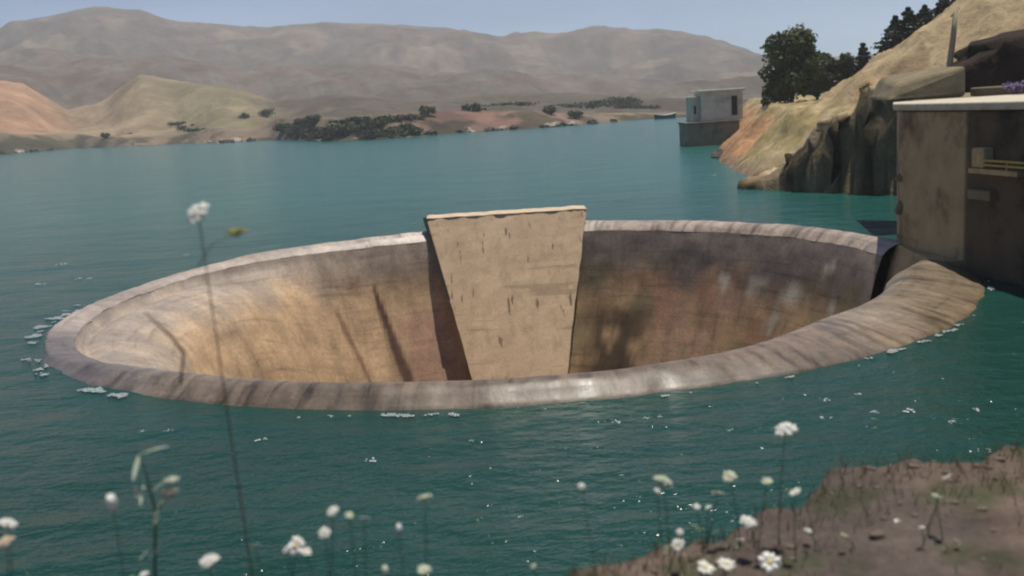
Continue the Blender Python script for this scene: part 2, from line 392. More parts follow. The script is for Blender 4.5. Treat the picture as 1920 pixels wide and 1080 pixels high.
# foam where the water folds over the lip
fo = MB()
GLINTS = [(1700, 768, 26), (1830, 767, 16), (1214, 782, 12), (1236, 781, 12), (1157, 790, 14), (1367, 806, 10), (490, 823, 18), (697, 862, 20), (1548, 749, 16), (1640, 772, 16), (1545, 782, 15), (115, 495, 16), (145, 522, 16), (168, 522, 14), (75, 532, 16), (1785, 790, 16), (975, 968, 9), (350, 477, 8), (265, 808, 10), (318, 806, 12), (560, 782, 9), (620, 780, 12), (885, 825, 10), (1610, 738, 14), (1340, 328, 8)]
def foam_arc(d0, d1, n, r0, r1, s0, s1, z=.02):
    for i in range(n):
        ph = R(random.uniform(d0, d1)); r = random.uniform(r0, r1); s = random.uniform(s0, s1)
        c = (CX + r * math.cos(ph), CY + r * math.sin(ph), z)
        fo.blob(c, (s * random.uniform(.6, 1.6), s * random.uniform(.6, 1.4), s * .16), 1, .9, random.random() * 50, 2.2)
def foam_sheet(d0, d1, r0, r1, thr, cell=.05, f=2.6):
    na_ = int(R(d1 - d0) * 12.4 / cell); nr_ = int((r1 - r0) / cell)
    for i in range(na_):
        for j in range(nr_):
            ph = R(d0) + (i + .5) * cell / 12.4; r_ = r0 + (j + .5) * cell; x = r_ * math.cos(ph); y = r_ * math.sin(ph)
            e = math.sin(math.pi * (j + .5) / nr_) * math.sin(math.pi * (i + .5) / na_) ** .5
            if fbm(x * f, y * f, 3, 5) * .6 + .5 * e - thr > 0:
                h = cell * .62; q = random.uniform(0, 1.5); z = .018 + max(0, .3 - math.hypot(0, max(0, 12.35 - r_))) * 0 + max(0, 12.3 - r_) * .05 + random.uniform(0, .012)
                fo.add([(CX + x + h * math.cos(q + k * 1.2566), CY + y + h * math.sin(q + k * 1.2566), z) for k in range(5)] + [(CX + x, CY + y, z - .02)], [(0, 1, 2, 3, 4)] + [((k + 1) % 5, k, 5) for k in range(5)])
foam_sheet(174, 204, 12.15, 12.95, .50); foam_sheet(203, 226, 12.3, 12.95, .62); foam_sheet(227, 235, 12.35, 12.75, .35)
foam_sheet(256, 269, 12.4, 12.75, .5); foam_sheet(272, 301, 12.4, 12.65, .68); foam_sheet(299, 322, 12.38, 12.72, .5); foam_sheet(324, 346, 12.38, 12.65, .58); foam_sheet(100, 172, 12.3, 12.6, .62)
for px, py, s in GLINTS:  # open-water flecks: white lumps standing in for sun glints
    q = on_z(px, py, .02); k = s * q.y / FPX * .38
    for _ in range(8): fo.blob((q.x + random.gauss(0, 1) * k * .9, q.y + random.gauss(0, 1) * k * .8, .015), (k * random.uniform(.15, .5), k * random.uniform(.15, .6), k * .06), 1, .9, random.random() * 50, 2)
tag(fo.build('foam', M['foam'], None, True), 'white foam along the round spillway waterline, with added white flecks for glints on the water', 'foam', kind='stuff')

# ------------------------------------------------------------------ water
def water():
    m, t, p = nt('reservoir water'); v = coords(t, 'Object', (.8, 1.25, 1))
    n0 = noise(t, v, .06, 3); n0b = noise(t, v, .35, 3)
    deepc = mixc(t, (.006, .036, .027), (.011, .050, .038), ramp(t, n0, [(.35, 0), (.65, 1)]))      # darker green by the bank
    farc = mixc(t, (.016, .098, .090), (.023, .122, .110), ramp(t, n0b, [(.35, 0), (.65, 1)]))       # paler far water: sky reflection put into the colour
    sx = t.nodes.new('ShaderNodeSeparateXYZ'); c0 = t.nodes.new('ShaderNodeTexCoord'); t.links.new(c0.outputs['Object'], sx.inputs[0])
    mr = t.nodes.new('ShaderNodeMapRange'); mr.inputs['From Min'].default_value = 14; mr.inputs['From Max'].default_value = 62; t.links.new(sx.outputs['Y'], mr.inputs['Value'])
    deepc = mixc(t, deepc, farc, mr.outputs[0])
    t.links.new(deepc, p.inputs['Base Color'])
    p.inputs['Roughness'].default_value = .15; p.inputs['IOR'].default_value = 1.33
    n1 = noise(t, v, 1.1, 5, .6); n2 = noise(t, v, 4.5, 4, .6); n3 = noise(t, v, .18, 2)
    def ma(op, a, b):
        k = t.nodes.new('ShaderNodeMath'); k.operation = op
        for i, x in enumerate((a, b)):
            if isinstance(x, (int, float)): k.inputs[i].default_value = x
            else: t.links.new(x, k.inputs[i])
        return k.outputs[0]
    h = ma('ADD', ma('MULTIPLY', n1, .26), ma('ADD', ma('MULTIPLY', n2, .026), ma('MULTIPLY', n3, .5)))
    bump(t, p, h, .8, 1.0); return m
M['water'] = water()
V = []; F = []; radii = [12.2, 12.5, 13, 13.7, 14.6, 16, 18, 21, 25, 30, 38, 50, 70, 100, 150, 230, 350, 520, 800, 1300, 1900]
n = 180
for r in radii:
    for i in range(n):
        a = 2 * math.pi * i / n; V.append((CX + r * math.cos(a), CY + r * math.sin(a), 0))
for j in range(len(radii) - 1):
    for i in range(n): F.append((j * n + i, j * n + (i + 1) % n, (j + 1) * n + (i + 1) % n, (j + 1) * n + i))
V = [(x, max(y, -40), z) for x, y, z in V]
tag(make('water', V, F, M['water']), 'teal green reservoir water', 'water', kind='structure')
# lake bed: one sheet under everything, with the shaft's hole left open
V = []; F = []; rb = [13.5, 40, 200, 800, 1950]
for r in rb:
    for i in range(n):
        a = 2 * math.pi * i / n; V.append((CX + r * math.cos(a), max(-50, CY + r * math.sin(a)), -9 - 3 * (r < 20)))
for j in range(len(rb) - 1):
    for i in range(n): F.append((j * n + i, j * n + (i + 1) % n, (j + 1) * n + (i + 1) % n, (j + 1) * n + i))
tag(make('lake_bed', V, F, M['rock_dark']), 'muddy lake bed under the water', 'ground', kind='structure')

# ------------------------------------------------------------------ far shore and hills (polar height field round the viewpoint)
def tanel(px, py):
    d = ray(px, py); return d.z / math.hypot(d.x, d.y)
def azof(px): d = ray(px, 200); return math.atan2(d.x, d.y)
def prof(pts): return [(azof(x), tanel(x, y)) for x, y in pts]
SHORE = [(azof(x), math.hypot(*on_z(x, y).xy)) for x, y in [(-700, 330), (-300, 306), (0, 290), (130, 279), (230, 276), (330, 270), (400, 269), (500, 263), (620, 265), (700, 262), (780, 256), (860, 249), (1000, 241), (1100, 233), (1200, 225), (1290, 219), (1450, 208), (1700, 190), (2300, 150)]]
BANK = prof([(-700, 290), (-300, 262), (0, 250), (130, 252), (230, 258), (330, 252), (400, 240), (470, 238), (520, 222), (600, 222), (640, 222), (760, 215), (860, 207), (1000, 207), (1100, 212), (1200, 211), (1290, 207), (1450, 200), (1700, 185), (2300, 148)])
MID = prof([(-700, 190), (-300, 150), (0, 152), (50, 155), (85, 180), (125, 208), (200, 188), (270, 140), (330, 148), (390, 160), (470, 172), (520, 188), (640, 178), (760, 190), (900, 180), (1000, 174), (1150, 178), (1290, 186), (1450, 180), (1700, 165), (2300, 130)])
MID2 = prof([(-700, 130), (-300, 120), (0, 128), (200, 112), (330, 108), (450, 122), (640, 128), (780, 138), (900, 142), (1100, 144), (1290, 150), (1450, 150), (1700, 140), (2300, 100)])
FAR = prof([(-700, 120), (-300, 108), (-80, 98), (0, 76), (40, 46), (75, 33), (120, 27), (172, 18), (285, 18), (335, 36), (352, 39), (450, 43), (520, 52), (560, 46), (640, 45), (700, 48), (850, 51), (890, 58), (950, 66), (980, 60), (1010, 58), (1060, 62), (1140, 57), (1150, 60), (1280, 60), (1330, 68), (1400, 86), (1440, 100), (1520, 112), (1700, 100), (2300, 60)])
V = []; F = []; C = []
az0, az1, na = R(-47), R(50), 560
rads = []
def hillz(az, u):             # u 0..1 shore->bank->mid->mid2->far->behind
    rs = curve(SHORE, az); rr = [rs - 14, rs, rs + 16, rs + 150, 650, 1230, 1700]
    zz = [-8, 0, CAMH + (rs + 16) * curve(BANK, az), CAMH + (rs + 150) * curve(MID, az), CAMH + 650 * curve(MID2, az), CAMH + 1230 * curve(FAR, az), 30]
    q = u * 6; i = min(5, int(q)); t = q - i
    r = lerp(rr[i], rr[i + 1], t)
    tt = t if i < 2 else t * t * (3 - 2 * t)
    z = lerp(zz[i], zz[i + 1], tt)
    if i >= 3: z -= (zz[i + 1] - 0) * .10 * math.sin(math.pi * t) ** 1
    if i == 2: z -= 1.2 * math.sin(math.pi * t)
    return r, z, i, t
us = [k / 22 for k in range(0, 1)]
seg = [4, 10, 30, 40, 56, 10]; us = []
for i, sg in enumerate(seg): us += [(i + k / sg) / 6 for k in range(sg)]
us.append(1.0)
TAN = (.26, .195, .125); ORANGE = (.33, .20, .125); OLIVE = (.20, .17, .10); GREY = (.12, .10, .08); PURP = (.145, .108, .086); RED = (.185, .11, .085); DARK = (.05, .045, .028); MUD = (.15, .12, .095)
PXAZ = sorted((azof(x), x) for x in range(-900, 2600, 20))
def hillcol(az, i, t, x, y, z):
    px = curve(PXAZ, az); n = fbm(x * .012, y * .012, 3, 5); n2 = fbm(x * .05, y * .05, 8, 5); q = fbm(x * .004, y * .004, 5, 4)
    rightish = sstep(440, 560, px + 60 * n)
    near = mix3(mix3(ORANGE, TAN, sstep(60, 170, px + 60 * n)), OLIVE, sstep(230, 420, px + 80 * q))
    near = mix3(near, GREY, rightish)
    shore = mix3(mix3(MUD, TAN, .4), RED, sstep(740, 790, px + 30 * n2) * (1 - sstep(1010, 1120, px)))
    shore = mix3(shore, DARK, .7 * sstep(535, 560, px) * (1 - sstep(730, 760, px)) * sstep(-.2, .3, n2))
    far = mix3(PURP, GREY, sstep(-.3, .3, q)); far = mix3(far, (.13, .12, .105), sstep(.1, .5, n2 * .7 + .2))
    if i <= 0: c = mix3(MUD, DARK, .3)
    elif i == 1: c = mix3(shore, DARK, .85 * sstep(-.12, .18, fbm(x * .11, y * .11, 2.2, 4) + .25 * (1 - t) - .1))
    elif i == 2: c = mix3(shore, near, sstep(.0, .05, t)); c = mix3(c, DARK, .75 * rightish * sstep(-.05, .25, n2 + .25 * n) * (1 - t * .6))
    elif i == 3: c = mix3(near, far, sstep(.0, .35, t)); c = mix3(c, DARK, .5 * sstep(.12, .4, n2 - .1))
    else: c = mix3(far, DARK, .6 * sstep(.05, .4, n2)); c = mix3(c, (.22, .175, .13), .6 * sstep(.1, .35, fbm(x * .02, y * .008, 11, 5)))
    return tuple(max(.01, k * (1 + .35 * n2 + .2 * n)) for k in c)
nu = len(us)
for a in range(na + 1):
    az = lerp(az0, az1, a / na)
    for u in us:
        r, z, i, t = hillz(az, u); x = r * math.sin(az); y = r * math.cos(az)
        amp = [.6, .9, 3.0, 11, 17, 15][i]
        k = fbm(x * [.2, .12, .05, .012, .006, .006][i], y * [.2, .12, .05, .012, .006, .006][i], 1.3, 6)
        ridge = abs(fbm(x * .007, y * .007, 7.7, 5))
        env = (4 * t * (1 - t) if i in (2, 3, 4) else .5)
        z += amp * k * (env * .8 + .2) - (amp * 1.5 * (ridge - .2) * env if i > 2 else 0)
        if i == 1: z = max(z, .02)
        x *= 1; V.append((x, y, z)); C.append(hillcol(az, i, t, x, y, z))
for a in range(na):
    for j in range(nu - 1):
        b = a * nu + j; F.append((b, b + nu, b + nu + 1, b + 1)[::-1])
tag(make('hills', V, F, M['hills'], None, True, C), 'dry brown hills along the far shore', 'hills', kind='structure')
def shore_at(px, back=0):
    az = azof(px); r = curve(SHORE, az) + back; return Vector((r * math.sin(az), r * math.cos(az), 0))
def hill_ground(px, back):
    az = azof(px); rs = curve(SHORE, az)
    z = lerp(0, CAMH + (rs + 16) * curve(BANK, az), back / 16) if back <= 16 else lerp(CAMH + (rs + 16) * curve(BANK, az), CAMH + (rs + 150) * curve(MID, az), ((back - 16) / 134) ** 2 * (3 - 2 * (back - 16) / 134)) - 1
    return Vector(((rs + back) * math.sin(az), (rs + back) * math.cos(az), z))
# boulders of the far waterline
for i, (px, s, kind) in enumerate([(-8, 1.2, 'd'), (22, 1.5, 'p'), (52, 1.3, 'd'), (84, .9, 'd'), (240, .9, 'd'), (384, 1.0, 'p'), (418, 1.1, 'd'), (436, 1.7, 'p'), (462, 1.1, 'd'), (584, 1.4, 'd'), (592, .9, 'p'), (612, 1.6, 'd'), (660, .7, 'p'), (690, 1, 'd'), (735, 1.2, 'd'), (802, 1.5, 'd'), (866, 1.2, 'd'), (880, 1.0, 'p'), (914, 1.2, 'd'), (940, 1.1, 'p'), (962, 1.2, 'd'), (1018, 1.1, 'd'), (1030, 1.3, 'p'), (1052, 1.0, 'd'), (1070, 1.2, 'p'), (1108, 1.2, 'd'), (1150, .8, 'd')]):
    b = random.uniform(-1, 1.5); p = shore_at(px, b); mb = MB(); 
    for q_ in range(3): mb.blob((random.uniform(-1, 1) * s * .9 * (q_ > 0), 0, -.1 * q_), (s * random.uniform(.5, 1.1), s * .8, s * random.uniform(.35, .6)), 2, 1.0, i * 3 + q_, 1.3)
    o = mb.build('boulder', M['rock_pale' if kind == 'p' else 'rock_dark']); o.location = (p.x, p.y, .2 * s); o.rotation_euler.z = random.uniform(0, 6)
    tag(o, 'pale boulder on the waterline of the far hilly shore' if kind == 'p' else 'dark boulder on the waterline of the far hilly shore', 'boulder', 'pale far shore boulders' if kind == 'p' else 'dark far shore boulders')

# ------------------------------------------------------------------ foliage
def leaves(mb, c, rad, n, size, seed, hollow=.55, up=.3):
    rnd = random.Random(seed); c = Vector(c)
    for _ in range(n):
        while True:
            d = Vector((rnd.uniform(-1, 1), rnd.uniform(-1, 1), rnd.uniform(-1, 1)))
            if .05 < d.length < 1: break
        d = d.normalized() * (hollow + (1 - hollow) * rnd.random() ** .6)
        k = 1 + .22 * fbm(d.x * 2 + seed, d.y * 2, d.z * 2, 2)
        p = c + Vector((d.x * rad[0], d.y * rad[1], d.z * rad[2])) * k
        nn = (d + Vector((rnd.uniform(-1, 1), rnd.uniform(-1, 1), rnd.uniform(-1, 1) + up)) * .9).normalized()
        a = nn.orthogonal().normalized(); q = Matrix.Rotation(rnd.uniform(0, 6.28), 3, nn); a = q @ a; b = nn.cross(a)
        s = size * rnd.uniform(.6, 1.3); l = s * 1.6
        mb.add([p - a * s * .5, p + b * l * .5 - nn * s * .1, p + a * s * .5, p - b * l * .5 - nn * s * .1], [(0, 1, 2, 3)])
def broad_tree(loc, h, w, mat, seed, label, clumps=16, nleaf=260, size=.22, group=None):
    rnd = random.Random(seed); t = empty('tree', loc, label, 'tree', group); L0 = Vector(loc)
    tr = MB(); tr.tube([L0 + Vector((0, 0, -.4)), L0 + Vector((.05, 0, h * .2)), L0 + Vector((-.05, .05, h * .45)), L0 + Vector((.1, 0, h * .75))], [h * .035, h * .028, h * .02, h * .006], 8)
    cr = MB()
    for i in range(clumps):
        a = rnd.uniform(0, 6.28); zz = rnd.uniform(.17, .9); prof_ = math.sin(math.pi * clamp((zz + .12) / 1.08)) ** .6
        rr = w * .5 * prof_ * rnd.uniform(.35, .85)
        c = L0 + Vector((rr * math.cos(a), rr * math.sin(a), h * zz)); s = w * rnd.uniform(.15, .27)
        leaves(cr, c, (s, s, s * .8), nleaf, size, seed * 31 + i, .35)
        st = L0 + Vector((0, 0, h * zz * .55)); tr.tube([st, (st + c) * .5 + Vector((0, 0, .1)), c], [h * .012, h * .008, h * .003], 5)
    tr.build('trunk', M['bark'], t, True); cr.build('crown', mat, t); return t
def conifer(loc, h, w, seed, label, group=None):
    rnd = random.Random(seed); t = empty('conifer', loc, label, 'tree', group); L0 = Vector(loc)
    tr = MB(); tr.tube([L0 + Vector((0, 0, -.4)), L0 + Vector((.03, 0, h * .5)), L0 + Vector((0, 0, h * .97))], [h * .025, h * .015, h * .003], 7)
    cr = MB(); tiers = 13
    for i in range(tiers):
        f = i / (tiers - 1); z = h * lerp(.1, .97, f); rad = w * .5 * (1 - f) ** .8 * rnd.uniform(.75, 1.15) + .08
        for b in range(7):
            a = rnd.uniform(0, 6.28); rr = rad * rnd.uniform(.4, .85); c = L0 + Vector((rr * math.cos(a), rr * math.sin(a), z - rr * .12))
            leaves(cr, c, (rad * .38 + .1, rad * .38 + .1, h * .035), 46, .16, seed * 17 + i * 9 + b, .2)
            tr.tube([L0 + Vector((0, 0, z)), c], [.03, .012], 4)
    tr.build('trunk', M['bark'], t, True); cr.build('crown', M['needle'], t); return t
def shrub(loc, w, h, mat, seed, label, cat='shrub', group=None, n=420, size=.3, name='shrub'):
    t = empty(name, loc, label, cat, group); L0 = Vector(loc); cr = MB(); st = MB(); rnd = random.Random(seed)
    for i in range(5):
        c = L0 + Vector((rnd.uniform(-.35, .35) * w, rnd.uniform(-.25, .25) * w, h * rnd.uniform(.3, .65)))
        leaves(cr, c, (w * .3, w * .26, h * .4), n // 5, size, seed * 13 + i, .3)
        st.tube([L0 + Vector((0, 0, -.2)), c], [.05 * w / 3, .02 * w / 3], 4)
    st.build('stem', M['bark'], t); cr.build('foliage', mat, t); return t
rt_ = random.Random(9)
for i in range(34):
    px = 528 + 250 * i / 33 + rt_.uniform(-9, 9); back = rt_.uniform(1, 13)
    shrub(hill_ground(px, back), rt_.uniform(4, 7), rt_.uniform(.7, 2.2) * (1.15 if px < 650 else .75), M['scrub'], 40 + i, 'dark green bush in the thicket on the far bank left of the reddish shore', 'bush', 'thicket on the far bank', 260, .5)
for i, (px, back, wd, h) in enumerate([(800, 15, 4, 1.8), (884, 16, 4, 1.8), (905, 17, 3.5, 1.6), (1035, 14, 4, 1.5), (1075, 10, 4, 1.4)]):
    shrub(hill_ground(px, back), wd, h, M['scrub'], 340 + i, 'dark scrub bush standing on top of the reddish far shore', 'bush', 'bushes on the reddish shore', 260, .45)
for i, (px, back, wd, h) in enumerate([(330, 50, 6, 1.5), (345, 40, 6, 1.6), (362, 30, 7, 1.4), (240, 30, 3, 1.8), (190, 14, 2.6, 1.6), (455, 55, 4, 2.4), (500, 60, 6, 3)]):
    shrub(hill_ground(px, back), wd, h, M['scrub'], 70 + i, 'low olive bush on the tan hillside at the left of the far shore', 'bush', 'bushes on the left tan hillside', 260, .45)
for i, (px, back, wd, h) in enumerate([(1040, 50, 9, 1.6), (1070, 60, 9, 1.7), (1110, 70, 10, 1.9), (1140, 80, 10, 2.6), (1165, 82, 9, 3), (1180, 70, 9, 2.4), (1215, 60, 8, 1.6), (930, 60, 10, 1.5), (980, 64, 10, 1.6)]):
    shrub(hill_ground(px, back), wd, h, M['scrub'], 90 + i, 'dark bush in the row behind the far shore left of the intake house', 'bush', 'row of bushes behind the far shore', 260, .6)
# small dark boat
p = shore_at(1246, -3); bt = empty('boat', p, 'tiny dark boat lying by the far shore left of the intake house', 'boat')
hv = MB(); hl = MB()
secs = []
for k in range(9):
    t = k / 8; x = lerp(-2.4, 2.4, t); wdt = .75 * math.sin(math.pi * clamp(.08 + t * .84)) ** .6; zt = .75 + .35 * (2 * t - 1) ** 2
    secs.append([(x, -wdt, zt), (x, -wdt * .6, 0), (x, 0, -.15), (x, wdt * .6, 0), (x, wdt, zt)])
hv.add([v for s in secs for v in s], [(k * 5 + j, k * 5 + j + 1, k * 5 + j + 6, k * 5 + j + 5) for k in range(8) for j in range(4)] + [(0, 1, 2, 3, 4), (40, 41, 42, 43, 44)])
for sgn in (0, 4): hl.tube([Vector(s[sgn]) + Vector((0, 0, .04)) for s in secs], [.07] * 9, 6)
o = hv.build('hull', M['boat']); o.parent = bt; o2 = hl.build('gunwale', M['boat_rim']); o2.parent = bt
ben = MB(); ben.box(-.25, .25, -.6, .6, .5, .56); o3 = ben.build('seat', M['boat_rim']); o3.parent = bt
bt.rotation_euler.z = R(12)

# ------------------------------------------------------------------ right bank (height field)
EDGE = [(30, 18.6), (44, 18.3), (45.8, 17.5), (48.5, 15.9), (51, 14.7), (54, 14.1), (60, 14.3), (66, 14.9), (72, 15.6), (76, 16.1), (82, 17.3), (90, 19.0), (97, 21.2), (104, 23.5), (120, 27), (160, 34)]
RIDGE = [Vector((14.5, 53.0, .9)), Vector((16.4, 49.7, 3.4)), Vector((17.9, 47.3, 4.9)), Vector((20.0, 45.6, 5.3)), Vector((25, 43, 5.2))]
def ridge_info(x, y):
    best = None
    for a, b in zip(RIDGE, RIDGE[1:]):
        ab = (b - a).xy; t = clamp((Vector((x, y)) - a.xy).dot(ab) / ab.length_squared); q = a.lerp(b, t)
        d = (Vector((x, y)) - q.xy); s = d.length * (1 if ab.x * d.y - ab.y * d.x > 0 else -1)
        if best is None or abs(s) < abs(best[0]): best = (s, q.z)
    return best
def land_z(x, y):
    e = curve(EDGE, y); n = fbm(x * .35, y * .35, 2, 5); n2 = fbm(x * 1.2, y * 1.2, 6, 4)
    s = x - e + .6 * n
    z = -2 if s < -1.5 else (s * 1.2 if s < 0 else min(3.7, s * .9))
    hill = 4.75 + .60 * (x - 19.9) - max(0, 59 - y) * .34 - max(0, y - 62) * .32
    hill = min(hill, 16) + .5 * n
    if x > 17: z = max(z, min(hill, 3.7 + (x - 17) * .9))
    d, rz = ridge_info(x, y)
    dd = max(0, -d - 1.15)
    if d < 0: sp = (rz + min(1.15, -d) * -.32) * (1 - clamp(dd / 1.0) ** 2.2) - (3 * clamp((dd - .9) / 1))
    else: sp = rz - d * .62
    z = max(z, sp) if (y < 60) else z
    if d < -2.1 and y < 47: z = min(z, -2 + 0 * x) if x < 30 else z
    rough = .55 if d < .3 and y < 56 else .22
    return z + rough * n2 * (1 if z > -1 else .3) * .6 + .15 * n
V = []; F = []; C = []
xs = [11 + .28 * i for i in range(0, 120)] + [44.6 + 1.5 * i for i in range(30)]
ys = [40 + .28 * j for j in range(0, 180)] + [90.4 + 1.0 * j for j in range(60)]
for y in ys:
    for x in xs:
        z = land_z(x, y); d, rz = ridge_info(x, y); n = fbm(x * .5, y * .5, 4, 5); n2 = fbm(x * .18, y * .18, 9, 4); v = fbm(x * .9, y * .9, z * 1.4, 5)
        e = curve(EDGE, y)
        grass = (.31, .25, .115); straw = (.36, .28, .165); orange = (.40, .225, .115); brown = (.17, .12, .075); darkrock = (.04, .034, .024); pink = (.33, .22, .17)
        c = mix3(grass, straw, sstep(-.2, .3, n))
        c = mix3(c, orange, sstep(66, 71, y + 2 * n) * (1 - sstep(2.4, 3.4, z + .4 * n)))
        if z < .5: c = mix3(c, mix3(brown, pink, .4), .7)
        if x > 19.5 and z > 3.85: c = mix3(straw, (.37, .27, .155), sstep(-.1, .35, n2 + .4 * n)); c = mix3(c, brown, .7 * sstep(.22, .4, n))
        if d < -1.05 - .25 * n and y < 57: c = mix3((.05, .037, .017), (.23, .165, .095), sstep(-.3, .45, v)); c = mix3(c, (.30, .235, .15), .7 * sstep(.12, .3, fbm(x * .8, y * .8, z * .9 + 3, 4)))  # spur face: its shade is put into the dark rock colours
        elif d < 1.2 and y < 56: c = mix3((.42, .33, .22), straw, sstep(-.2, .3, n))  # crest band: its sunlit look is put into the paler tan
        X, Y = x, y
        if d < .6 and y < 57:      # broken rock, not drapery
            g = .75 * sstep(-.6, .2, z); X += g * fbm(x * .6, z * 1.5, y * .6 + 3, 5); Y += g * fbm(y * .6 + 9, z * 1.5, x * .6, 5); z += .3 * g * fbm(x * 1.1, y * 1.1, 14, 5)
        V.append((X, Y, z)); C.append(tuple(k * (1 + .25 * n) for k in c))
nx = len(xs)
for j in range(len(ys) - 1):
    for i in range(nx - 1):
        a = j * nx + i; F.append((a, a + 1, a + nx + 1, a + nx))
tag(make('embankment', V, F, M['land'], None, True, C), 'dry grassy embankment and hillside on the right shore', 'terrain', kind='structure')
# rocks at the foot of the spur and point
for i, (px, py, s, k) in enumerate([(1345, 296, .7, 'd'), (1372, 300, .5, 'p'), (1440, 344, .55, 'p'), (1462, 346, .6, 'd'), (1490, 350, .5, 'p'), (1520, 352, .7, 'd'), (1556, 356, .6, 'd'), (1424, 318, .5, 'p'), (1395, 306, .4, 'd')]):
    p = on_z(px, py); mb = MB(); mb.blob((0, 0, 0), (s * 1.2, s, s * .8), 2, .55, i + 40, 1.2)
    o = mb.build('shore_rock', M['rock_pale' if k == 'p' else 'rock_dark']); o.location = (p.x + .3, p.y + .3, .1)
    tag(o, ('pale' if k == 'p' else 'dark') + ' rock at the water edge below the right grassy embankment', 'rock', ('pale' if k == 'p' else 'dark') + ' rocks under the right embankment')

# shaded earth cut behind the abutment
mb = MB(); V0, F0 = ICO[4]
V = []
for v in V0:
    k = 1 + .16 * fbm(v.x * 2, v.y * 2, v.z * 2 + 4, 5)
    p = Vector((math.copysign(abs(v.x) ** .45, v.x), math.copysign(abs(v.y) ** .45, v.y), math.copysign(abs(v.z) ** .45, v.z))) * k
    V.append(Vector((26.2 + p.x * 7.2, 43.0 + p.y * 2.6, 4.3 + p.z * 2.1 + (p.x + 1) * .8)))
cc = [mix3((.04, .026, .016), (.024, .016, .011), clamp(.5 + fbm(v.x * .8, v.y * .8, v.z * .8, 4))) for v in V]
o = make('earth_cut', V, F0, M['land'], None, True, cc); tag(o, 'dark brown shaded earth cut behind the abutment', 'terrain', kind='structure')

# ------------------------------------------------------------------ abutment
ab = empty('abutment', (12.2, 27, 0), 'massive olive brown concrete abutment wall standing against the right rim', 'abutment')
mb = MB(); mb.prism([(11.70, 26.0), (15.5, 26.0), (15.5, 31.2), (12.1, 31.2), (11.50, 29.35), (11.42, 28)], -8, 4.13, [(11.76, 26.0), (15.5, 26.0), (15.5, 31.2), (12.0, 31.2), (11.36, 29.35), (11.42, 28)])
bevel(mb.build('pier', M['pier'], ab), .05)
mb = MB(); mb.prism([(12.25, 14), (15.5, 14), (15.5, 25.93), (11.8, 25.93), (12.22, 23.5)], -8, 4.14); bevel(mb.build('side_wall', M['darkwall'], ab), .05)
mb = MB(); mb.prism([(12.1, 13.9), (15.5, 13.9), (15.5, 31.4), (11.95, 31.4), (11.2, 29.35), (11.3, 28), (11.6, 26.0), (12.1, 23.5)], 4.16, [4.36] * 8); bevel(mb.build('coping', M['cap'], ab), .04)
mb = MB(); mb.prism([(15.52, 13.9), (44, 13.9), (44, 44.5), (19.8, 44.5), (14.6, 36), (12.6, 31.42), (15.52, 31.42)], -8, 4.34); mb.build('deck', M['block'], ab)
# lumps on the pier's weathered nose
for z, s in ((2.25, .15), (1.35, .2), (.55, .12)):
    mb = MB(); mb.blob((11.52 - .03 * z, 29.33, z), (s * 1.4, s * 1.2, s), 2, .5, z * 3); mb.build('spalled_concrete', M['block'], ab, True)
mb = MB(); P = at(1646, 190, 34.5); Q = at(1806, 186, 34.5)
mb.prism([(P.x, 33.6), (Q.x - .3, 33.6), (Q.x, 36.5), (P.x + .9, 38)], 4.35, [4.9, 5.35, 5.4, 5.15], [(P.x + .45, 33.9), (Q.x - .25, 33.75), (Q.x, 36.3), (P.x + 1.2, 37.6)])
o = mb.build('concrete_block', M['block']); b = bevel(o, .14, 3); tag(o, 'weathered olive concrete block on top of the abutment', 'block')
# kerb strip on the deck and purple blooms
mb = MB(); mb.prism([(15.4, 33.2), (22, 33.2), (22, 33.8), (15.4, 33.8)], 4.345, 4.62); o = bevel(mb.build('kerb', M['block']), .05); tag(o, 'low olive concrete kerb along the abutment deck', 'kerb')
shrub(at(1905, 176, 32.2), .8, .42, M['purple'], 5, 'small purple flowering clump on the abutment deck at right edge', 'plant', None, 260, .06, 'flowering_plant')
# yellow landing on the side wall
yl = empty('landing', (11.9, 24.9, 2.6), 'small ochre landing with yellow bars fixed to the dark side wall', 'landing')
W0, W1 = Vector((11.8, 25.93, 0)), Vector((12.22, 23.5, 0)); WD = (W1 - W0).normalized(); WN = Vector((WD.y, -WD.x, 0))
def wall_box(t0, t1, out, z0, z1, inn=.06):
    q = [W0 + WD * t0 - WN * inn, W0 + WD * t1 - WN * inn, W0 + WD * t1 + WN * out, W0 + WD * t0 + WN * out]
    m_ = MB(); m_.prism([(p.x, p.y) for p in q], z0, z1); return m_
if WN.x > 0: WN = -WN
wall_box(.45, 2.3, .30, 2.62, 2.74).build('plate', M['rust'], yl)
m_ = wall_box(.5, 1.0, .26, 2.745, 3.25); bevel(m_.build('bracket', M['rust'], yl), .05)
for z in (2.84, 2.95):
    mb = MB(); mb.tube([W0 + WD * 1.05 + WN * .27 + Vector((0, 0, z)), W0 + WD * 3.2 + WN * .27 + Vector((0, 0, z))], [.03, .03], 8); mb.build('bar', M['yellow'], yl)
for t_ in (1.9, 3.1):
    p = W0 + WD * t_ + WN * .27; mb = MB(); mb.tube([p + Vector((0, 0, 2.6)), p + Vector((0, 0, 2.98))], [.03, .03], 8); mb.tube([p + Vector((0, 0, 2.66)), W0 + WD * t_ - WN * .1 + Vector((0, 0, 2.66))], [.03, .03], 8); mb.build('bar_post', M['yellow'], yl)
o = bevel(wall_box(.3, 1.2, .22, 1.95, 2.2).build('ledge', M['block']), .03); tag(o, 'short grey ledge on the dark side wall under the ochre landing', 'ledge')

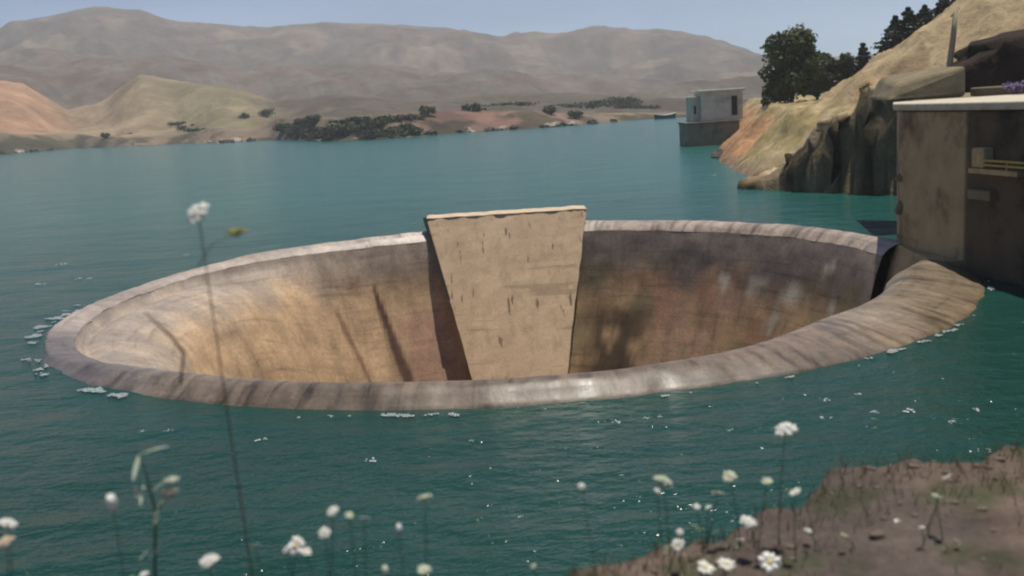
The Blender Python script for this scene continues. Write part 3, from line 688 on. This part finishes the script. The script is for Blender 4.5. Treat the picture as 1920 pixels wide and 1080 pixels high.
# ------------------------------------------------------------------ pole on the slope
p0 = at(1781, 118, 43); p1 = at(1793, 14, 43)
pl = empty('post', p0, 'leaning bleached timber post standing on the slope above the abutment', 'post')
mb = MB(); mb.tube([p0 + (p0 - p1) * .7, p0, (p0 + p1) / 2 + Vector((.015, 0, 0)), p1], [.13, .13, .115, .10], 9); mb.build('shaft', M['post'], pl, True)
mb = MB(); mb.tube([p1 + Vector((-.22, 0, -.35)), p1 + Vector((.1, 0, -.02))], [.05, .045], 6); mb.build('brace', M['post'], pl)

# ------------------------------------------------------------------ intake house
y0 = 98.0
A = at(1292, 270, y0); B = at(1372, 270, y0); zt = at(1330, 231, y0).z
th = empty('intake_house', (A.x + 2, y0, 0), 'small grey flat roofed concrete intake house on a plinth in the water', 'building')
mb = MB(); mb.prism([(A.x, y0), (B.x + .8, y0), (B.x + .8, y0 + 5), (A.x, y0 + 5)], -6, zt, [(A.x - .05, y0), (B.x + .8, y0), (B.x + .8, y0 + 5), (A.x - .05, y0 + 5)]); bevel(mb.build('plinth', M['plinth'], th), .06)
mb = MB(); mb.box(A.x - .2, B.x + .9, y0 - .2, y0 + 5.1, zt + .005, zt + .16); bevel(mb.build('plinth_slab', M['plinth'], th), .04)
a = at(1315, 200, y0 + .6); b = at(1393, 200, y0 + .6); ztop = at(1355, 172, y0 + .6).z
mb = MB(); mb.box(a.x, b.x, y0 + .6, y0 + 4.4, zt + .165, ztop); bevel(mb.build('wall', M['tower'], th), .04)
mb = MB(); mb.box(a.x - .82, a.x - .01, y0 + 1.2, y0 + 4.2, zt + .165, ztop - .3); bevel(mb.build('side_bay', M['tower_pale'], th), .04)
mb = MB(); mb.box(a.x - .25, b.x + .22, y0 + .4, y0 + 4.6, ztop + .005, ztop + .26); bevel(mb.build('roof', M['tower'], th), .05)
d0 = at(1372, 216, y0 + .55); d1 = at(1382, 179, y0 + .55)
mb = MB(); mb.box(d0.x, d1.x, y0 + .55, y0 + .62, d0.z, d1.z); mb.build('door', M['dark'], th)
mb = MB(); mb.box(d0.x - .08, d0.x - .003, y0 + .52, y0 + .6, d0.z, d1.z + .08); mb.box(d1.x + .003, d1.x + .08, y0 + .52, y0 + .6, d0.z, d1.z + .08); mb.build('door_frame', M['tower_pale'], th)
mb = MB(); mb.box(a.x - .6, a.x - .42, y0 + 1.12, y0 + 1.195, zt + .9, zt + 1.7); mb.build('window', M['dark'], th)

# ------------------------------------------------------------------ trees and rail on the road
def gz(x, y): return land_z(x, y)
c = at(1484, 190, 86); broad_tree((c.x, c.y, gz(c.x, c.y) - .1), 5.8, 5.6, M['oak'], 3, 'large round dark green tree by the road above the embankment', 30, 330, .24)
c = at(1572, 185, 90); broad_tree((c.x, c.y, gz(c.x, c.y) - .1), 4.4, 3.6, M['oak2'], 4, 'smaller dark tree just right of the large round tree', 16, 260, .22)
c = at(1532, 185, 95); broad_tree((c.x, c.y, gz(c.x, c.y) - .1), 5.0, 3.8, M['oak2'], 6, 'dark tree filling the gap behind the large round tree', 16, 240, .22)
c = at(1618, 170, 84); conifer((c.x, c.y, gz(c.x, c.y) - .2), 4.6, 2.6, 7, 'short dark conifer left of the group behind the tan hill')
for i, (px, d, h, w_) in enumerate([(1650, 78, 5.4, 3.0), (1678, 76, 8.6, 3.6), (1702, 74, 9.2, 3.8), (1732, 76, 9.6, 3.6), (1768, 74, 11.0, 4.0), (1800, 76, 12, 4.2)]):
    c = at(px, 150, d); zg = gz(c.x, c.y); tgt = at(px, [96, 30, 14, 10, -8, -20][i], d).z
    conifer((c.x, c.y, zg - .2), tgt - zg + .2, w_, 20 + i, ['lowest dark conifer of the row behind the tan hill', 'second dark conifer of the row behind the tan hill', 'pointed dark conifer at the top left of the row behind the hill', 'dark conifer in the middle of the row behind the hill', 'dark conifer cut by the top edge above the hill', 'rightmost dark conifer of the row behind the hill'][i], 'conifers behind the hill')
gr = at(1440, 204, 79); gl = empty('guard_rail', (gr.x, 79, 3.7), 'low pale guard rail along the road under the large round tree', 'guard rail')
pa, pb = at(1428, 205, 80), at(1592, 196, 80)
mb = MB(); mb.prism([(pa.x, 79.9), (pb.x, 79.9), (pb.x, 80.0), (pa.x, 80.0)], [pa.z - .05, pb.z - .05] * 1 + [pb.z - .05, pa.z - .05], [pa.z + .17, pb.z + .17, pb.z + .17, pa.z + .17]); mb.build('rail', M['steel'], gl)
for k in range(8):
    q = pa.lerp(pb, (k + .3) / 7.6); mb = MB(); zg = gz(q.x, 80) - .2; mb.box(q.x - .06, q.x + .06, 80.004, 80.12, zg, q.z + .22); mb.build('rail_post', M['steel'], gl)
q = at(1438, 198, 81); shrub((q.x, q.y, gz(q.x, q.y) - .05), 1.0, .9, M['oak2'], 12, 'small dark bush beside the road left of the large round tree', 'bush', None, 240, .14)
q = at(1583, 186, 74); shrub((q.x, q.y, gz(q.x, q.y) - .05), 1.3, 1.0, M['purple'], 14, 'pale mauve flowering bush at the foot of the tan hill', 'bush', None, 240, .1, 'flowering_bush')
for i, (px, py, d, s) in enumerate([(1745, 100, 52, 1.3), (1690, 118, 54, .9), (1660, 150, 55, .8), (1628, 165, 57, .8)]):
    q = at(px, py, d); shrub((q.x, q.y, gz(q.x, q.y) - .1), s, s * .7, M['grass'], 120 + i, 'dry brown tuft on the tan hillside below the conifers', 'bush', 'dry tufts on the tan hillside', 240, .12)

# ------------------------------------------------------------------ near bank
def edge_y(x): return curve([(-8, 2.75), (-.4, 2.85), (.0, 2.97), (.15, 3.14), (.35, 3.26), (.6, 3.38), (.95, 3.6), (1.3, 3.92), (1.8, 4.05), (2.6, 4.1), (8, 4.3)], x)
def bank_z(x, y):
    e = edge_y(x) + .16 * fbm(x * 2.6, 0, 3, 5); n = fbm(x * 1.5, y * 1.5, 5, 5)
    e -= .06 * sstep(1.2, 1.8, x)
    z = 3.45 if y < e else 3.45 - (y - e) * 1.35 - .25 * sstep(0, .5, y - e)
    return max(z, -3) + .035 * n + .012 * fbm(x * 9, y * 9, 2, 3)
V = []; F = []; C = []
xs = [-14 + .5 * i for i in range(24)] + [-2 + .05 * i for i in range(110)] + [3.5 + .5 * i for i in range(26)]
ys = [-8 + .5 * j for j in range(20)] + [2 + .05 * j for j in range(70)] + [5.5 + .25 * j for j in range(16)]
for y in ys:
    for x in xs:
        n = fbm(x * 1.3, y * 1.3, 1, 5); n2 = fbm(x * 4, y * 4, 7, 4)
        c = mix3((.125, .092, .074), (.095, .076, .065), sstep(-.3, .3, n)); c = mix3(c, (.05, .065, .03), .6 * sstep(.15, .4, n2)); c = mix3(c, (.24, .16, .05), .6 * sstep(1.85, 2.0, x + .1 * n2) * sstep(-.1, .3, n))
        V.append((x, y, bank_z(x, y))); C.append(c)
nx = len(xs)
for j in range(len(ys) - 1):
    for i in range(nx - 1): a = j * nx + i; F.append((a, a + 1, a + nx + 1, a + nx))
tag(make('near_bank', V, F, M['bank'], None, True, C), 'brown earth bank in the right foreground', 'ground', kind='structure')
gb = MB(); rg = random.Random(4)
for i in range(2400):
    x = rg.uniform(-1.6, 3.2); y = edge_y(x) - abs(rg.gauss(0, .35)) + .05; z = bank_z(x, y); h = rg.uniform(.015, .06) if i % 4 else rg.uniform(.03, .10); a = rg.uniform(0, 6.28)
    lean = Vector((rg.uniform(-1, 1), rg.uniform(-1, 1), 0)) * h * .5; w_ = Vector((math.cos(a), math.sin(a), 0)) * .0025
    p = Vector((x, y, z - .005)); gb.add([p - w_, p + w_, p + lean * .5 + Vector((0, 0, h * .6)) + w_ * .7, p + lean + Vector((0, 0, h)), p + lean * .5 + Vector((0, 0, h * .6)) - w_ * .7], [(0, 1, 2, 3, 4)])
tag(gb.build('grass', M['grass']), 'short dry grass on the near earth bank', 'grass', kind='stuff')

pb = MB()
for i in range(220):
    x = rg.uniform(-1.2, 3.0); y = edge_y(x) - abs(rg.gauss(0, .5)); z = bank_z(x, y); q_ = rg.uniform(.004, .016) * (2 if i % 17 == 0 else 1)
    pb.blob((x, y, z + q_ * .2), (q_ * rg.uniform(.8, 1.5), q_, q_ * .6), 1, .5, i)
tag(pb.build('gravel', M['pebble'], None, False), 'loose pebbles and clods on the near earth bank', 'gravel', kind='stuff')
# ------------------------------------------------------------------ wild flowers on the near bank
def head_mesh(kind, seed):
    rnd = random.Random(seed); mb = MB()
    if kind == 'umbel':       # domed cluster of small florets, unit width
        for i in range(30):
            r = .46 * math.sqrt((i + .5) / 30); a = i * 2.4 + rnd.uniform(-.2, .2); z = .20 * (1 - (r / .5) ** 2) + rnd.uniform(-.05, .05)
            s = rnd.uniform(.07, .125); mb.blob((r * math.cos(a), r * math.sin(a), z), (s, s, s * .7), 1, .6, rnd.random() * 40, 2)
            mb.tube([(0, 0, -.28), (r * math.cos(a) * .9, r * math.sin(a) * .9, z - .03)], [.012, .008], 4, False)
    elif kind == 'daisy':     # cupped petals round a button
        for i in range(11):
            a = i * 2 * math.pi / 11 + rnd.uniform(-.12, .12); d = Vector((math.cos(a), math.sin(a), 0)); s = Vector((-d.y, d.x, 0)); l = rnd.uniform(.4, .54); tl = rnd.uniform(-.05, .2)
            P = [d * .08, d * l * .55 + s * .11 + Vector((0, 0, tl * .5)), d * l * .95 + s * .07 + Vector((0, 0, tl * .7)), d * l + Vector((0, 0, tl * .6)), d * l * .95 - s * .07 + Vector((0, 0, tl * .7)), d * l * .55 - s * .11 + Vector((0, 0, tl * .5))]
            mb.add(P + [p - Vector((0, 0, .03)) for p in P], [(0, 1, 2, 3, 4, 5), (11, 10, 9, 8, 7, 6)] + [(k, (k + 1) % 6, 6 + (k + 1) % 6, 6 + k)[::-1] for k in range(6)])
    elif kind == 'bell':      # closed nodding bloom
        for i in range(5):
            a = i * 2 * math.pi / 5; d = Vector((math.cos(a), math.sin(a), 0))
            mb.blob(d * .13 + Vector((0, 0, .1)), (.17, .17, .42), 2, .25, i + seed, 1.5)
    o = make('flower_head', mb.V, mb.F, M['petal'], None, True); me = o.data; bpy.data.objects.remove(o); return me
HEADS = {k: [head_mesh(k, s) for s in (1, 2, 3)] for k in ('umbel', 'daisy', 'bell')}
def tint(me, mat, _c={}):
    key = (me.name, mat)
    if key not in _c: m = me.copy(); m.materials.clear(); m.materials.append(M[mat]); _c[key] = m
    return _c[key]
_b = MB(); _b.blob((0, 0, .04), (.13, .13, .08), 2, .1); _o = _b.build('flower_centre', M['eye'], None, True); EYE_ME = _o.data; bpy.data.objects.remove(_o)
def blade(p, d, l, w_, droop=.3):
    p = Vector(p); d = Vector(d).normalized(); s = d.cross(Vector((0, 0, 1))).normalized(); mb = MB(); V = []
    for k in range(7):
        t = k / 6; c = p + d * l * t + Vector((0, 0, -droop * l * t * t)); ww = w_ * math.sin(math.pi * clamp(.06 + t * .94)) ** .8
        V += [c - s * ww, c + Vector((0, 0, -ww * .4)), c + s * ww]
    mb.add(V, [f for k in range(6) for f in ((k * 3, k * 3 + 1, k * 3 + 4, k * 3 + 3), (k * 3 + 1, k * 3 + 2, k * 3 + 5, k * 3 + 4))]); return mb
nfl = 0
def flower(px, py, size, kind, d, label, group=None, mat='petal', tilt=None, leaves_=1, dry=False):
    """one plant rooted on the bank, bloom d metres ahead"""
    global nfl; nfl += 1; rnd = random.Random(nfl * 5 + 1)
    top = at(px, py, d); bx = top.x + rnd.uniform(-.06, .06); by = min(d + rnd.uniform(-.05, .05), edge_y(bx) - .02); root = Vector((bx, by, bank_z(bx, by)))
    t = empty('wildflower', root, label, 'flower', group); s = size * d / FPX; h = top - root
    mid = root + h * .5 + Vector((rnd.uniform(-.03, .03), rnd.uniform(-.02, .02), 0)) * h.length
    pts = [root + Vector((0, 0, -.02))]
    for k in range(1, 9):
        q = k / 8; pts.append(root.lerp(mid, q).lerp(mid.lerp(top, q), q))
    sm = MB(); sm.tube(pts, [lerp(.0023, .0013, k / 8) * (1.35 if dry else 1) for k in range(9)], 5); so = sm.build('stem', M['drystem' if dry else 'stem'], t, True)
    hd = bpy.data.objects.new('flower_head', tint(HEADS[kind][nfl % 3], mat)); COL.objects.link(hd); hd.parent = t; hd.location = top - root; hd.scale = (s, s, s)
    tl = tilt if tilt is not None else rnd.uniform(.15, .7); hd.rotation_euler = (tl, rnd.uniform(-.4, .4), rnd.uniform(0, 6) if tilt is None else 0)
    if kind == 'daisy':
        e = bpy.data.objects.new('flower_centre', EYE_ME); COL.objects.link(e); e.parent = hd
    for k in range(leaves_):
        q = rnd.uniform(.25, .8); p = root.lerp(mid, q).lerp(mid.lerp(top, q), q); a = rnd.uniform(0, 6.28)
        blade(p, (math.cos(a), math.sin(a), rnd.uniform(.3, 1)), rnd.uniform(.03, .06), .004).build('leaf', M['leaf'], t)
    return t
SMALL = 'small pale wildflower among the many dotted over the foreground water'; SG = 'small wildflowers in the foreground'
# tall plant at the left with a branch
tt = flower(372, 402, 52, 'umbel', 2.55, 'tallest wildflower, white head high over the rim at the left', None, 'petal', .6, 0, True)
rt = tt.location
def pt(px, py, d=2.55): return at(px, py, d)
br = MB(); br.tube([pt(345, 662), pt(322, 632), pt(300, 612), pt(272, 586)], [.0042, .0036, .003, .002], 5); br.build('branch', M['drystem'], tt, True)
br = MB(); br.tube([pt(371, 500), pt(400, 455), pt(444, 440)], [.0015, .0012, .001], 5); br.build('branch', M['drystem'], tt, True)
hd = bpy.data.objects.new('seed_head', tint(HEADS['umbel'][1], 'seed')); COL.objects.link(hd); hd.parent = tt; hd.location = pt(444, 436) - rt; s = 44 * 2.55 / FPX; hd.scale = (s, s, s * .7)
st = MB(); st.tube([pt(345, 662), pt(338, 720, 2.56)], [.0032, .0034], 6); st.build('node', M['drystem'], tt, True)
# leafy plant at the lower left
lp0 = at(285, 1200, 2.6); lp0.z = bank_z(lp0.x, min(lp0.y, 2.7)); lp = empty('leafy_plant', lp0, 'leafy green plant with long shining leaves at the lower left', 'plant')
sp = [lp0, pt(290, 1050, 2.6), pt(292, 960, 2.6), pt(275, 890, 2.6), pt(262, 850, 2.6)]
sm = MB(); sm.tube(sp, [.005, .0045, .004, .0035, .002], 6); sm.build('stem', M['stem'], lp, True)
for (x0, y0_), (x1, y1), w_ in [((260, 852), (318, 826), .007), ((262, 850), (248, 898), .006), ((286, 920), (318, 890), .006), ((270, 905), (262, 945), .004), ((258, 935), (252, 905), .004), ((290, 985), (296, 945), .006), ((280, 1048), (326, 985), .006), ((262, 1050), (282, 1020), .004), ((296, 950), (330, 905), .005)]:
    a_, b_ = pt(x0, y0_, 2.6), pt(x1, y1, 2.6 - .05); dd = b_ - a_; blade(a_, dd, dd.length, w_ * 1.25, .12).build('leaf', M['leaf_shine'], lp)
for px_, py_, sz, mt in [(318, 925, 34, 'cream'), (322, 902, 30, 'paleg')]:
    hd = bpy.data.objects.new('flower_head', tint(HEADS['umbel'][0], mt)); COL.objects.link(hd); hd.parent = lp; hd.location = pt(px_, py_, 2.58) - lp0; s = sz * 2.58 / FPX; hd.scale = (s, s, s)
    bb = MB(); bb.tube([pt(293, 965, 2.6), pt(px_ - 4, py_ + 6, 2.58)], [.0016, .001], 5); bb.build('branch', M['stem'], lp, True)
flower(210, 945, 40, 'bell', 2.6, 'upright white closed bloom left of the leafy plant', None, 'petal', .25, 1)
flower(14, 984, 38, 'umbel', 2.6, 'white ragged bloom at the left edge, upper of two', None)
flower(10, 1017, 36, 'umbel', 2.55, 'cream bloom at the left edge under the white ragged one', None, 'cream')
flower(392, 1053, 40, 'umbel', 2.6, 'white dome shaped bloom low at the left of the foreground', None)
flower(555, 1024, 40, 'daisy', 2.65, 'white daisy with spread petals low in the left centre', None, 'petal', .9)
flower(608, 1000, 26, 'umbel', 2.65, 'small white bloom just right of the spread daisy', None)
flower(797, 935, 32, 'umbel', 2.75, 'greenish bud head below the middle of the near rim', None, 'paleg')
flower(1090, 913, 26, 'bell', 2.85, 'lone small white bloom under the central panel', None, 'petal', 1.2)
flower(1473, 808, 46, 'umbel', 3.3, 'round white bloom alone on the water below the right rim', None)
flower(1402, 980, 36, 'umbel', 3.2, 'white bloom on a bare stem at the edge of the brown bank', None, 'petal', .3)
flower(1274, 1000, 28, 'bell', 3.1, 'white bell bloom above a twin at the left end of the brown bank', None, 'petal', 1.0)
flower(1271, 1022, 28, 'daisy', 3.05, 'white daisy under the bell bloom at the left end of the brown bank', None, 'petal', .8)
flower(1678, 992, 38, 'bell', 3.4, 'narrow upright white bloom over the brown bank', None, 'petal', .1)
flower(1694, 1052, 48, 'umbel', 3.2, 'large white bloom at the bottom under the narrow upright one', None)
flower(1443, 1054, 48, 'daisy', 3.0, 'large ragged white daisy at the bottom right of centre', None, 'petal', .7)
flower(1515, 996, 18, 'umbel', 3.3, 'small round white bud in the middle of the brown bank', None)
flower(1322, 1064, 42, 'daisy', 2.95, 'flat white daisy at the bottom edge, left one of a pair', None, 'petal', .25)
flower(1362, 1058, 38, 'daisy', 2.95, 'flat white daisy at the bottom edge, right one of a pair', None, 'petal', .25)
flower(1243, 904, 40, 'umbel', 3.0, 'greenish white loose head above the left end of the bank', None, 'paleg')
for px_, py_, sz, kd, mt in [(540, 1032, 24, 'umbel', 'petal'), (574, 1034, 26, 'daisy', 'petal'), (478, 1023, 20, 'daisy', 'paleg'), (624, 960, 26, 'umbel', 'petal'), (655, 966, 20, 'daisy', 'paleg'), (684, 971, 22, 'daisy', 'petal'), (748, 991, 18, 'bell', 'petal'), (1232, 921, 15, 'umbel', 'petal'), (1346, 925, 26, 'daisy', 'petal'), (1306, 951, 16, 'umbel', 'petal'), (1328, 952, 14, 'umbel', 'petal'), (1490, 923, 26, 'daisy', 'petal'), (1438, 902, 24, 'daisy', 'paleg'), (1368, 894, 30, 'daisy', 'paleg'), (1775, 895, 22, 'daisy', 'petal'), (1755, 931, 18, 'umbel', 'paleg'), (795, 1068, 30, 'daisy', 'paleg'), (722, 1072, 24, 'bell', 'paleg'), (1728, 990, 13, 'umbel', 'petal'), (1762, 1060, 24, 'daisy', 'petal'), (1795, 1016, 15, 'daisy', 'petal'), (1832, 1060, 15, 'umbel', 'petal'), (1583, 1003, 16, 'daisy', 'paleg'), (1388, 1012, 18, 'daisy', 'petal'), (270, 1078, 20, 'umbel', 'petal'), (1000, 1062, 12, 'umbel', 'paleg'), (1280, 1040, 18, 'daisy', 'cream'), (1880, 1020, 16, 'daisy', 'paleg')]:
    dmax = 2.7 if px_ < 900 else (2.95 if px_ < 1300 else 3.35)
    flower(px_, py_, sz, kd, dmax - random.uniform(0, .2), SMALL, SG, mt)
